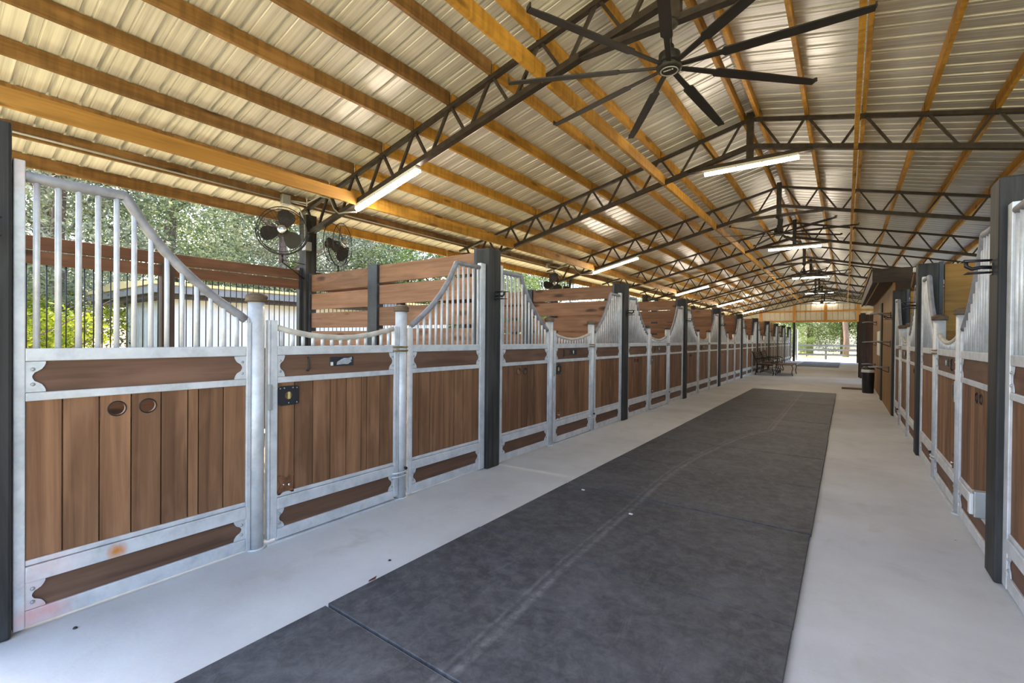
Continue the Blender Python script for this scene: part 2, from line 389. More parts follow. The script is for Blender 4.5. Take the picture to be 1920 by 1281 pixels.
# ------------------------------------------------------------------ trusses
JX=[.10,.70,1.33,1.94,2.55,3.15,3.75,4.35,4.95,5.55]
def make_truss(detail):
    t=thing('roof_truss','x','roof truss',(0,0,0),0,'dark steel roof trusses')
    for s in (-1,1):
        MB().bar((RX+s*.02,0,zc_top(.02)),(RX+s*5.72,0,zc_top(5.72)),.06,.045).build('top_chord',M['steel'],t)
        MB().bar((RX+s*.02,0,zc_bot(.02)),(RX+s*5.60,0,zc_bot(5.6)),.075,.062).build('bottom_chord',M['steel'],t)
        webs=[]
        for i,d in enumerate(JX):
            if i>0:
                m=(JX[i-1]+d)/2+.03
                webs.append((d-.02,m+.035))
            if i<len(JX)-1:
                m=(JX[i+1]+d)/2+.03
                webs.append((d+.02,m-.035))
        allw=MB()
        for a,b in webs:
            p=(RX+s*a,0,zc_top(a));q=(RX+s*b,0,zc_bot(b))
            if detail: MB().bar(p,q,.03,.03,(0,1,0)).build('web_bar',M['steel'],t)
            else: allw.bar(p,q,.03,.03,(0,1,0))
        if not detail: allw.build('web',M['steel'],t)
        cl=MB()
        for d in JX: cl.bar((RX+s*d,-.03,zc_top(d)+.02),(RX+s*d,-.03,zc_top(d)+.13),.05,.006,(0,1,0))
        cl.build('purlin_cleat',M['steel'],t)
    MB().box(RX-.045,RX+.045,-.04,.04,4.02,4.72).build('king_post',M['steel'],t)
    MB().bar((RX-.88,0,4.028),(RX+.78,0,4.028),.075,.055).build('tie_bar',M['steel'],t)
    return t
tr1=make_truss(True);trF=None
for k in range(1,NB+1):
    lab='dark steel roof truss, %s of the row counting from the near end'%ORD[k]
    if k==1: tr1.location=(0,YC(1),0);tr1['label']=lab
    elif k<=3: dup(tr1,(0,YC(k),0),lab)
    elif trF is None: trF=make_truss(False);trF.location=(0,YC(k),0);trF['label']=lab
    else: dup(trF,(0,YC(k),0),lab)

# ------------------------------------------------------------------ camera (needed to skip boards the frame shows nothing of)
CF,TH,CH,PIT,ROL=863.93,.62657,1.3847,-.0071,.00904
fw=Vector((-math.sin(TH)*math.cos(PIT),math.cos(TH)*math.cos(PIT),math.sin(PIT)))
r0=Vector((math.cos(TH),math.sin(TH),0));u0=r0.cross(fw)
rt=r0*math.cos(ROL)+u0*math.sin(ROL);up=-r0*math.sin(ROL)+u0*math.cos(ROL)
cam=bpy.data.cameras.new('camera');co=bpy.data.objects.new('camera',cam);C.objects.link(co)
cam.sensor_width=36;cam.sensor_fit='HORIZONTAL';cam.lens=CF/1920*36;cam.clip_start=.05;cam.clip_end=400
mw=Matrix((rt,up,-fw)).transposed().to_4x4();mw.translation=Vector((0,0,CH));co.matrix_world=mw
sc.camera=co
def px(p):
    v=Vector(p)-Vector((0,0,CH));d=v.dot(fw)
    if d<.05: return None
    return 960+CF*v.dot(rt)/d, 640.5-CF*v.dot(up)/d
def seen(p,q,mg=60):
    for i in range(25):
        a=px(Vector(p).lerp(Vector(q),i/24))
        if a and -mg<a[0]<1920+mg and -mg<a[1]<1281+mg: return True
    return False

# ------------------------------------------------------------------ purlins (one board per bay)
DP=[.10,.70,1.33,1.94,2.55,3.15,3.75,4.35,4.95,5.55,6.13]
pm={}
def board_mesh(L,h,w,key,mat='purl'):
    key=(key,mat)
    if key not in pm: pm[key]=MB().box(-w/2,w/2,0,L,0,h).mesh('roof_purlin',M[mat])
    return pm[key]
nth=lambda i:ORD[i+1]
for s,side in ((-1,'left'),(1,'right')):
    for i,d in enumerate(DP):
        x=RX+s*d;z=4.655-SL*d
        for k in range(0,NB):
            y0=YC(k)+.02;y1=YC(k+1)-.02
            if k==0: y0=-.28
            if k==NB-1: y1=GY-.02
            if not seen((x,y0,z),(x,y1,z)): continue
            if s>0 and d>3.6 and k<8 and x>.74 and d>4.3: continue
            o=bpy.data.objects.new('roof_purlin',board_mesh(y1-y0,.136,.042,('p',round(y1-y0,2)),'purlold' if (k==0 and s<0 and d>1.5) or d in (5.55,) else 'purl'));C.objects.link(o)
            o.location=(x,y0,z)
            bay='bay before the first truss' if k==0 else 'bay between the %s and %s trusses'%(ORD[k],ORD[k+1])
            tag(o,'orange pine purlin, %s down the %s roof slope, %s'%(nth(i),side,bay),'purlin',group='pine purlins under the roof')
for s,side in ((-1,'left'),(1,'right')):
    for d,nmx in ((1.25,'near the ridge'),(4.25,'near the eave')):
        if s>0 and d>2: continue
        x=RX+s*d;z=zc_bot(d)-.05
        for k in range(NB):
            y0=YC(k)+.045;y1=YC(k+1)-.045
            if k==0: y0=-.28
            if not seen((x,y0,z),(x,y1,z)): continue
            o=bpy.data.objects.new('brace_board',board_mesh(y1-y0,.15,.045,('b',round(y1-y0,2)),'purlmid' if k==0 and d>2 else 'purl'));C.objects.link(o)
            o.location=(x,y0,z)
            bay='before the first truss' if k==0 else 'between the %s and %s trusses'%(ORD[k],ORD[k+1])
            tag(o,'lower pine brace board %s on the %s, %s'%(nmx,side,bay),'brace board',group='lower brace boards between trusses')

# ------------------------------------------------------------------ stall fronts
PX0,PX1=-.034,-.012    # plank thickness behind the face
def plank_wall(bounds,z0,z1,holes=()):
    mb=MB()
    for i in range(len(bounds)-1):
        a,b=bounds[i]+.0032,bounds[i+1]-.0032
        tone=rnd.random()
        if i: mb.box(PX0-.006,PX0+.002,bounds[i]-.012,bounds[i]+.012,z0,z1,.02)
        hs=[h for h in holes if a<h[0]<b]
        if not hs: mb.box(PX0,PX1,a,b,z0,z1,tone);continue
        hy,hz,hr=hs[0];n=32
        def ring(x):
            inner=[];outer=[]
            for j in range(n):
                t=2*PI*(j+.5)/n;cy,cz=math.cos(t),math.sin(t);inner.append((x,hy+hr*cy,hz+hr*cz))
                q=[]
                if cy>1e-6:q.append((b-hy)/cy)
                if cy<-1e-6:q.append((a-hy)/cy)
                if cz>1e-6:q.append((hz+.06-hz)/cz)
                if cz<-1e-6:q.append((-.06)/cz)
                m=min(q);outer.append((x,hy+m*cy,hz+m*cz))
            return inner,outer
        # plain plank above and below, a square with the hole between
        mb.box(PX0,PX1,a,b,z0,hz-.06,tone);mb.box(PX0,PX1,a,b,hz+.06,z1,tone)
        i1,o1=ring(PX1);i0,o0=ring(PX0)
        vs=i1+o1+i0+o0;fs=[]
        for j in range(n):
            k=(j+1)%n
            fs.append((j,n+j,n+k,k));fs.append((2*n+j,2*n+k,3*n+k,3*n+j));fs.append((j,k,2*n+k,2*n+j))
        # corner fill between radial points and the square corners
        mb.add(vs,fs,False,tone)
        for x,rev in ((PX1,False),(PX0,True)):
            for sy,sz in ((1,1),(-1,1),(-1,-1),(1,-1)):
                cyy=b if sy>0 else a;czz=hz+.06*sz
                pts=[p for p in (o1 if not rev else o0)]
                cand=sorted(pts,key=lambda p:(p[1]-cyy)**2+(p[2]-czz)**2)[:2]
                mb.add([(x,cyy,czz),cand[0],cand[1]],[(0,1,2)],False,tone)
    return mb
BRK=[(1,0),(1,.12),(.93,.30),(.80,.50),(.62,.62),(.45,.72),(.36,.88),(.33,1.)]
def bracket(y,dirn,z0,z1,w=.082):
    h=(z1-z0)/2
    pts=[(0,y,z0)]+[(0,y+dirn*w*a,z0+h*b) for a,b in BRK]+[(0,y+dirn*w*a,z1-h*b) for a,b in reversed(BRK[:-1])]+[(0,y,z1)]
    return MB().prism([(-.010,p[1],p[2]) for p in pts],(.006,0,0))
def bolt(y,z):
    return MB().lathe([(.0085,0),(.0085,.004),(.006,.007),(.002,.008)],(-.004,y,z),10,'x')
ZM0,ZM1,ZR0,ZR1=1.257,1.317,1.070,1.110
ZL0,ZL1=.222,.322
def board_with_brackets(t,name,a,b,z0,z1,mir,det,mt,w=.05):
    MB().box(-.030,-.012,a,b,z0,z1,rnd.random()).build(name,M['hboard'],t,mir)
    for y,dr in ((a,1),(b,-1)):
        o=fixn(bracket(y,dr,z0+.002,z1-.002,w).build('corner_bracket',mt,t,mir))
        if det:
            for zz in (z0+(z1-z0)*.26,z0+(z1-z0)*.74): bolt(y+dr*w*.36,zz).build('bolt',M['greymetal'],o,mir)
def interp(poly,y):
    for (a,b),(c,d) in zip(poly,poly[1:]):
        if a<=y<=c: return b+(d-b)*(y-a)/(c-a)
    return poly[-1][1] if y>poly[-1][0] else poly[0][1]
CA=[(.187,2.118),(.30,2.114),(.43,2.114),(.548,2.119),(.560,2.112),(.574,2.086),(.612,2.022),(.665,1.942),(.729,1.857),(.806,1.774),(.897,1.688),(1.004,1.598),(1.118,1.520),(1.16,1.488)]
CB=[(2.545,1.488),(2.60,1.528),(2.667,1.578),(2.784,1.672),(2.907,1.797),(3.009,1.930),(3.085,2.060),(3.100,2.090),(3.114,2.116),(3.128,2.122),(3.25,2.118),(3.465,2.118)]
CG=[(1.358,1.443),(1.468,1.415),(1.587,1.395),(1.702,1.382),(1.83,1.377),(1.966,1.382),(2.11,1.402),(2.265,1.434),(2.343,1.455)]
def grille(t,curve,ys,rt_,rb,mir,det,mt):
    tb=MB().tube([(-.022,y,z) for y,z in curve],rt_,14).build('top_tube',M['tube'] if curve is not CG else M['tubeb'],t,mir)
    if det:
        for y in ys: MB().tube([(-.022,y,ZM1-.002),(-.022,y,interp(curve,y)-.004)],rb,10).build('grille_bar',mt,t,mir)
    else:
        mb=MB()
        for y in ys: mb.tube([(-.022,y,ZM1-.002),(-.022,y,interp(curve,y)-.004)],rb,6,caps=False)
        mb.build('grille_bars',mt,t,mir)
def rails(mb,a,b):
    mb.box(-.040,.0,a,b,ZM0,ZM1).box(-.040,.0,a,b,ZR0,ZR1)
    mb.box(-.040,.006,a,b,ZL0,ZL1-.024).box(-.040,-.004,a,b,ZL1-.022,ZL1+.004)
    mb.box(-.040,.0,a,b,.018,.092)
    return mb
def panel_a(lab,mir,det,grp,stain=False):
    mt=M['galvstain'] if stain else M['galv']
    t=thing('stall_screen',lab,'stall screen',group=grp)
    f=MB().box(-.045,.002,.148,.187,.012,2.185).box(-.045,.002,1.160,1.188,.012,1.47)
    rails(f,.187,1.160).build('frame',mt,t,mir,bevel=.004 if det else 0)
    grille(t,CA,[.226+.0737*i for i in range(13)],.026,.0125,mir,det,mt)
    board_with_brackets(t,'upper_board',.187,1.160,ZR1,ZM0,mir,det,mt,.068)
    holes=((.522,.998,.036),(.654,.998,.036))
    fixn(plank_wall([.187,.314,.451,.581,.714,.843,.897,1.031,1.160],ZL1,ZR0,holes).build('plank_panel',M['plank'],t,mir))
    if det:
        for h in holes: MB().tube([(-.011,h[0]+.037*math.cos(q*PI/12),h[1]+.037*math.sin(q*PI/12)) for q in range(24)],.0035,6,closed=True).build('hole_rim',M['black'],t,mir)
    board_with_brackets(t,'kick_board',.187,1.160,.092,ZL0,mir,det,mt,.068)
    return t
def panel_b(lab,mir,det,grp):
    mt=M['galv'];t=thing('stall_screen',lab,'stall screen',group=grp)
    f=MB().box(-.045,.002,2.518,2.545,.012,1.47).box(-.045,.002,3.463,3.545,.012,2.165)
    rails(f,2.545,3.463).build('frame',mt,t,mir,bevel=.004 if det else 0)
    grille(t,CB,[2.621+.0751*i for i in range(12)],.024,.0125,mir,det,mt)
    board_with_brackets(t,'upper_board',2.545,3.463,ZR1,ZM0,mir,det,mt)
    plank_wall([2.545,2.63,2.768,2.945,3.091,3.222,3.359,3.463],ZL1,ZR0).build('plank_panel',M['plank'],t,mir)
    board_with_brackets(t,'kick_board',2.545,3.463,.092,ZL0,mir,det,mt)
    return t
def gate(lab,mir,det,grp,kind=0):
    mt=M['galv'];t=thing('stall_gate',lab,'stall gate',group=grp)
    f=MB().box(-.045,.002,1.312,1.358,.035,1.49).box(-.038,.006,1.293,1.310,.035,1.49).box(-.045,.002,2.343,2.372,.035,1.475).box(-.045,.002,2.376,2.388,.035,1.475)
    rails(f,1.358,2.343).build('frame',mt,t,mir,bevel=.004 if det else 0)
    grille(t,CG,[1.397+.0748*i for i in range(13)],.020,.0125,mir,det,mt)
    board_with_brackets(t,'upper_board',1.358,2.343,ZR1,ZM0,mir,det,mt)
    plank_wall([1.358,1.481,1.618,1.755,1.89,2.025,2.077,2.204,2.343],ZL1,ZR0).build('plank_panel',M['plank'],t,mir)
    board_with_brackets(t,'kick_board',1.358,2.343,.092,ZL0,mir,det,mt)
    # latch plate with a round hole, bolt slide, rusty star plate, name plate
    lp=MB();n=24;hy,hz,hr=1.436,.980,.026
    vs=[];fs=[]
    for x in (-.004,-.010):
        for j in range(n):
            q=2*PI*(j+.5)/n;vs.append((x,hy+hr*math.cos(q),hz+hr*math.sin(q)))
        for j in range(n):
            q=2*PI*(j+.5)/n;m=1/max(abs(math.cos(q))/.074,abs(math.sin(q))/.066);vs.append((x,hy+m*math.cos(q),hz+m*math.sin(q)))
    for j in range(n):
        k=(j+1)%n
        fs+= [(j,n+j,n+k,k),(2*n+j,2*n+k,3*n+k,3*n+j),(j,k,2*n+k,2*n+j),(n+j,3*n+j,3*n+k,n+k)]
    lp.add(vs,fs)
    sw=MB()
    for yy,zz in ((-.058,.05),(.058,.05),(.058,-.05),(0,-.05),(-.03,.052),(.03,.052)): sw.lathe([(.005,0),(.004,.003)],(-.004,hy+yy,hz+zz),8,'x')
    lpo=fixn(lp.build('latch_plate',M['nameplate'],t,mir))
    sw.build('plate_screws',M['greymetal'],lpo,mir)
    MB().lathe([(.027,0),(.027,.003)],(-.0115,hy,hz),20,'x').build('latch_hole_lining',M['brass'],lpo,mir)
    MB().box(-.012,-.004,hy-.004,hy+.012,hz-.024,hz+.024).build('latch_tongue',M['yellowed'],lpo,mir)
    MB().box(.002,.016,1.292,1.316,.893,1.065).build('latch_slide',M['greymetal'],t,mir,bevel=.004)
    st=[];
    for j in range(40):
        q=2*PI*j/40;m=.040+.050*abs(math.cos(2*q))**4
        st.append((-.009,1.420+m*math.cos(q+PI/4)*.88,.378+m*math.sin(q+PI/4)))
    so=fixn(MB().prism(st,(.005,0,0)).build('foot_plate',M['rustplate'],t,mir))
    MB().lathe([(.011,0),(.010,.012),(.004,.017)],(-.004,1.438,.372),14,'x').build('stud',M['chrome'],so,mir)
    MB().lathe([(.008,0),(.007,.008),(.003,.011)],(-.004,1.402,.378),12,'x').build('stud',M['chrome'],so,mir)
    if kind<3:
        npo=MB().box(-.012,-.006,1.747,1.948,1.166,1.234).build('name_plate',M['nameplate'],t,mir,bevel=.003)
        if kind==0:
            pl=[(1.802,1.174),(1.806,1.196),(1.84,1.214),(1.865,1.224),(1.905,1.223),(1.93,1.231),(1.932,1.212),(1.918,1.204),(1.93,1.196),(1.91,1.184),(1.90,1.176),(1.86,1.178)]
            fixn(MB().prism([(-.006,a,b) for a,b in pl],(.002,0,0)).build('torn_label',M['tape'],npo,mir))
            MB().box(-.006,-.003,1.752,1.772,1.170,1.196).build('white_tab',M['white'],npo,mir)
        else:
            MB().lathe([(.016,0),(.012,.003)],(-.006,1.845,1.206),12,'x').build('white_emblem',M['white'],npo,mir)
            MB().box(-.006,-.003,1.838,1.852,1.176,1.200).build('white_emblem',M['white'],npo,mir)
    MB().tube([(-.008,1.575,1.238),(-.002,1.580,1.225),(-.004,1.583,1.19),(-.002,1.582,1.155),(-.008,1.574,1.140),(-.006,1.566,1.146)],.0055,8).build('bridle_hook',M['black'],t,mir)
    return t
def round_post(lab,mir,y,clamps,grp):
    t=thing('gate_post',lab,'gate post',group=grp)
    MB().tube([(-.030,y,0),(-.030,y,1.61)],.049,24).build('shaft',M['galv'],t,mir)
    MB().lathe([(.050,1.603),(.064,1.606),(.067,1.614),(.062,1.622),(.066,1.630),(.067,1.640),(.060,1.650),(.035,1.660),(.004,1.664)],(-.030,y,0),24).build('cap',M['cap'],t,mir)
    MB().tube([(-.030,y,-.001),(-.030,y,.012)],.062,24).build('foot_ring',M['galv'],t,mir)
    if clamps:
        for z in (1.302,.235):
            for dz in (0,-.032): 
                MB().tube([(.004,y-.115,z+dz),(.024,y-.085,z+dz),(.027,y-.03,z+dz),(.026,y,z+dz),(.016,y+.032,z+dz),(-.006,y+.052,z+dz)],.0075,8).build('latch_rod',M['brass'] if z>1 else M['galv'],t,mir)
        MB().lathe([(.012,0),(.012,.02)],(.018,y+.012,.262),12,'x').build('lock_pin',M['black'],t,mir)
    return t
def stall_post(lab,mir,grp,hook=True):
    """front timber plus the dark end channel of the partition behind it"""
    t=thing('stall_post',lab,'post',group=grp)
    MB().box(-.155,.035,-.105,.105,0,2.335).build('timber',M['post'],t,mir,bevel=.012)
    MB().box(-.20,-.157,-.075,.075,0,2.35).build('rear_channel',M['chan'],t,mir,bevel=.004)
    if hook:
        h=MB().box(.035,.041,.0,.05,1.79,1.86)
        h.tube([(.040,.012,1.832),(.085,.010,1.836),(.125,.012,1.828),(.150,.012,1.846),(.152,.012,1.872)],.011,8)
        h.tube([(.041,-.005,1.875),(.165,-.03,1.878),(.170,.055,1.878),(.041,.035,1.875)],.0045,6)
        h.tube([(.041,-.005,1.803),(.150,-.03,1.803),(.155,.055,1.803),(.041,.035,1.803)],.0045,6)
        h.build('bridle_bracket',M['black'],t,mir)
    return t
def front_row(mir,X,kmax,side,kmin=0):
    gp='galvanised stall screens on the %s'%side;gg='stall gates on the %s'%side;gr='round gate posts on the %s'%side;gs='black stall posts on the %s'%side
    full=1 if not mir else kmax
    protos={}
    for k in range(kmin,kmax):
        det=k<=3
        st='%s stall on the %s'%(ORD[k+1],side)
        labs=dict(
         a='galvanised screen with brown planks, near side of the %s'%st,
         b='galvanised screen with brown planks, far side of the %s'%st,
         g='brown plank gate with sagging top rail of the %s'%st,
         p='capped round steel post before the gate of the %s'%st,
         q='capped round post with latch rods beyond the gate of the %s'%st)
        loc=(X,YC(k),0)
        mk=dict(a=lambda:panel_a(labs['a'],mir,det,gp,stain=(k==0 and not mir)),b=lambda:panel_b(labs['b'],mir,det,gp),
                g=lambda:gate(labs['g'],mir,det,gg,kind=min(k,1)),p=lambda:round_post(labs['p'],mir,1.232,False,gr),q=lambda:round_post(labs['q'],mir,2.437,True,gr))
        for key in 'apgqb':
            pk=(key,det,k==0 and key in 'ag')
            if pk in protos: dup(protos[pk],loc,labs[key])
            else:
                o=mk[key]();o.location=loc;protos[pk]=o
        sl=MB().box(X-.055 if not mir else X-.012,X+.012 if not mir else X+.055,YC(k)+1.29,YC(k)+2.39,0,.012).build('gate_sill',M['galv']);tag(sl,'pale metal sill strip under the gate of the %s'%st,'sill',group='sills under the gates on the %s'%side)
    pp=None
    for k in range(kmin,kmax+1):
        lab='black timber stall post with bridle bracket, %s in the %s row from the near end'%(ORD[k+1],side)
        if pp is None: pp=stall_post(lab,mir,gs);pp.location=(X,YC(k)+(0 if mir else .036),0)
        else: dup(pp,(X,YC(k),0),lab)
front_row(False,XF,NB,'left')
front_row(True,XR,3,'right')

# ------------------------------------------------------------------ partitions between stalls
def partition(lab,mir,grp):
    t=thing('stall_partition',lab,'partition',group=grp)
    # local: x = distance from the outer post towards the aisle
    gap=.0 if not mir else .021
    for (x0,x1,zs) in ((.142,1.535,((2.06,2.31),(1.79,2.022),(1.515,1.737),(1.245,1.465))),(1.735,3.385,((2.095,2.32),(1.815,2.06),(1.535,1.775),(1.262,1.495)))):
        for (z0,z1) in zs: MB().box(x0,x1,-.02,.02,z0-gap,z1+(gap if z1<2.3 else 0),rnd.random()).build('board',M['partr' if mir else 'part'],t,mir,bevel=.004)
        mb=MB()
        for j in range(4): mb.box(x0,x1,-.02,.02,.06+.29*j,.06+.29*j+.25,rnd.random())
        mb.build('lower_boards',M['part'],t,mir)
    MB().box(1.54,1.73,-.055,.055,0,2.335).build('middle_post',M['chan'],t,mir,bevel=.004)
    MB().box(.105,.14,-.05,.05,0,2.33).build('end_channel',M['chan'],t,mir)
    return t
pl=None
for k in range(1,NB):
    lab='horizontal pine board partition behind the %s black post on the left'%ORD[k+1]
    if pl is None: pl=partition(lab,False,'partitions between the left stalls');pl.location=(XO,YC(k),0)
    else: dup(pl,(XO,YC(k),0),lab)
XO2=4.34
pl=None
for k in range(1,4):
    lab='horizontal pine board partition behind the %s black post on the right'%ORD[k+1]
    if pl is None: pl=partition(lab,True,'partitions between the right stalls');pl.location=(XO2,YC(k),0)
    else: dup(pl,(XO2,YC(k),0),lab)

# ------------------------------------------------------------------ back walls of the stalls
def back_wall(lab,mir,det,grp):
    t=thing('stall_back_wall',lab,'back wall',group=grp)
    a,b=.13,SP-.13
    for z0,z1 in ((2.248,2.385),(2.098,2.236)): MB().box(-.02,.02,a,b,z0,z1,rnd.random()).build('top_board',M['backb'],t,mir,bevel=.003)
    ys=[];y=a+.03
    while y<b: ys.append(y);y+=.0735
    if det:
        for y in ys: MB().tube([(0,y,1.20),(0,y,2.10)],.0062,6).build('bar',M['black'],t,mir)
    else:
        mb=MB()
        for y in ys: mb.tube([(0,y,1.20),(0,y,2.10)],.0062,4,caps=False)
        mb.build('bars',M['black'],t,mir)
    mb=MB()
    for j in range(4): mb.box(-.02,.02,a,b,.06+.29*j,.06+.29*j+.285,rnd.random())
    mb.build('lower_boards',M['backb'],t,mir)
    MB().box(-.055,.055,1.80,1.93,0,2.24).build('middle_post',M['brownpost'],t,mir)
    MB().box(-.04,.04,b,b+.035,0,2.42).build('end_channel',M['chan'],t,mir)
    return t
pb=None
for k in range(0,NB):
    lab='barred back wall with two brown top boards behind the %s stall on the left'%ORD[k+1]
    if k==0: o=back_wall(lab,False,True,'back walls of the left stalls');o.location=(XO-.04,YC(k),0)
    elif pb is None: pb=back_wall(lab,False,False,'back walls of the left stalls');pb.location=(XO-.04,YC(k),0)
    else: dup(pb,(XO-.04,YC(k),0),lab)
pb=None
for k in range(0,3):
    lab='barred back wall behind the %s stall on the right'%ORD[k+1]
    if pb is None: pb=back_wall(lab,True,False,'back walls of the right stalls');pb.location=(XO2+.04,YC(k),0)
    else: dup(pb,(XO2+.04,YC(k),0),lab)
# outer posts carrying the trusses
opm=MB().box(-.095,.095,-.085,.085,0,3.22).mesh('outer_post',M['post'])
for k in range(0,NB):
    o=bpy.data.objects.new('outer_post',opm);C.objects.link(o);o.location=(XO,YC(k),0)
    tag(o,'tall black outer post carrying the %s truss on the left eave side'%(ORD[k] if k else 'near end'),'post',group='outer posts on the left')
opm2=MB().box(-.095,.095,-.085,.085,0,3.22).mesh('outer_post',M['post'])
for k in range(2,NB):
    o=bpy.data.objects.new('outer_post',opm2);C.objects.link(o);o.location=(XO2,YC(k),0)
    tag(o,'tall black outer post carrying the %s truss on the right eave side'%ORD[k],'post',group='outer posts on the right')

# ------------------------------------------------------------------ rubber mats
seams=[.1,1.355,2.565,3.865,5.11,6.40,7.78,9.17,10.56,11.95,13.34,14.72]
for i,(a,b) in enumerate(zip(seams,seams[1:])):
    g=.015 if i==0 else (.011 if i in (2,3) else .006)
    dz=.002*(i%2)
    o=MB().box(-2.125+rnd.uniform(-.004,.004),-.185+rnd.uniform(-.004,.004),a+.002,b-g,0,.019+dz).build('rubber_mat',M['rubber'],bevel=.003)
    tag(o,'black rubber floor mat, %s of the aisle row counting from the near end'%ORD[i+1],'mat',group='rubber mats down the aisle')
o=MB().box(-2.2,-.27,29.4,36.2,0,.02).build('rubber_mat',M['rubber']);tag(o,'grey rubber mat lying in front of the far opening','mat')
o=MB().box(-.08,.42,16.42,16.95,0,.018).build('door_mat',M['brownmat'],bevel=.004);tag(o,'small brown door mat beside the dark bin','mat')

# ------------------------------------------------------------------ strip lights
def strip_light(lab,slope):
    t=thing('strip_light',lab,'strip light',group='lit strip lights under the trusses')
    L=.62
    hb=MB().box(-L,L,-.045,.045,.012,.055).build('housing',M['white'],t,bevel=.008)
    pr=[(-L+.01,-.040),(-L+.04,-.046),(L-.04,-.046),(L-.01,-.040)]
    d=MB()
    sec=[(-.038,.012),(-.036,-.010),(-.022,-.026),(0,-.031),(.022,-.026),(.036,-.010),(.038,.012)]
    n=len(sec);vs=[(-L,y,z) for y,z in sec]+[(L,y,z) for y,z in sec]
    d.add(vs,[(i,i+1,n+i+1,n+i) for i in range(n-1)]+[tuple(range(n)),tuple(range(2*n-1,n-1,-1))],False)
    fixn(d.build('diffuser',M['lamp'],t))
    for x in (-.5,-.17,.17,.5): MB().box(x-.008,x+.008,-.049,.049,.004,.022).build('clip',M['greymetal'],t)
    return t
pl=None
for k in range(1,NB+1):
    if k%2==0: loc=(RX-.005,YC(k),3.948);sl=0;lab='lit strip light under the ridge at the %s truss'%ORD[k]
    else:
        xm=-4.842;loc=(xm,YC(k),zc_bot(abs(xm-RX))-.092);sl=-math.atan(SL);lab='lit strip light on the left slope at the %s truss'%ORD[k]
    if pl is None: o=pl=strip_light(lab,sl);o.location=loc
    else: o=dup(pl,loc,lab)
    o.rotation_euler=(0,sl,0)
    if k==NB:
        for c in o.children:
            if c.name.startswith('diffuser'):
                c.data=c.data.copy();c.data.materials[0]=M['lampdim']

# ------------------------------------------------------------------ big ceiling fans
def ceiling_fan(lab):
    t=thing('ceiling_fan',lab,'ceiling fan',group='large nine blade ceiling fans')
    MB().tube([(0,0,.17),(0,0,.40)],.022,12).build('rod',M['fanblk'],t)
    MB().lathe([(.018,.30),(.030,.31),(.062,.335),(.072,.36),(.066,.375),(.05,.378)],(0,0,0),24).build('canopy',M['fanblk'],t)
    MB().lathe([(.060,.028),(.082,.032),(.088,.05),(.086,.105),(.070,.118),(.040,.125),(.036,.175),(.026,.19)],(0,0,0),28).build('motor',M['fanblk'],t)
    hb=MB().lathe([(.030,-.035),(.070,-.033),(.098,-.022),(.104,-.004),(.100,.014),(.080,.026),(.05,.027)],(0,0,0),32).build('hub',M['fanblk'],t)
    MB().tube([(.068*math.cos(q*PI/14),.068*math.sin(q*PI/14),-.034) for q in range(28)],.005,6,closed=True).build('badge_ring',M['greymetal'],hb)
    w=MB()
    for i,(a,b) in enumerate(((-.040,-.030),(-.026,-.018),(-.014,-.006),(-.002,.006),(.010,.018),(.026,.038))):
        w.box(a,b,-.026,-.016,-.0385,-.0345)
    w.build('badge_lettering',M['white'],hb)
    for k in range(9):
        ang=R(4.6+40*k)
        b=MB()
        secs=[(.085,.034,.014),(.14,.040,.014),(.40,.046,.014),(.42,.088,.012),(.9,.084,.012),(1.22,.076,.010),(1.355,.062,.008)]
        vs=[];
        for r_,w_,h_ in secs:
            tl=-R(12)*(1-.4*r_/1.35)
            for yy,zz in ((-w_/2,-h_/2),(w_/2,-h_/2),(w_/2,h_/2),(-w_/2,h_/2)):
                vs.append((r_,yy*math.cos(tl)-zz*math.sin(tl),yy*math.sin(tl)+zz*math.cos(tl)))
        fs=[(0,1,2,3)]
        for i in range(len(secs)-1):
            for j in range(4): fs.append((4*i+j,4*i+4+j,4*i+4+(j+1)%4,4*i+(j+1)%4))
        m=4*(len(secs)-1);fs.append((m+3,m+2,m+1,m))
        b.add(vs,fs);b.add([(p[0],p[1],p[2]) for p in [(1.35,-.023,-.003),(1.362,-.023,-.003),(1.362,.023,.008),(1.35,.023,.008),(1.35,-.023,.03),(1.362,-.023,.03),(1.362,.023,.04),(1.35,.023,.04)]],[(0,3,2,1),(4,5,6,7),(0,1,5,4),(1,2,6,5),(2,3,7,6),(3,0,4,7)])
        b.xf(Matrix.Rotation(ang,4,'Z'));fixn(b.build('blade',M['fanblk'],t))
    return t
pf=None
for k in (1,3,5,7,9):
    lab='large black nine blade ceiling fan hanging from the %s truss'%ORD[k]
    loc=(RX-.04 if k==1 else RX,YC(k)-.02,3.645)
    if pf is None: pf=ceiling_fan(lab);pf.location=loc
    else: dup(pf,loc,lab,R(11*k))

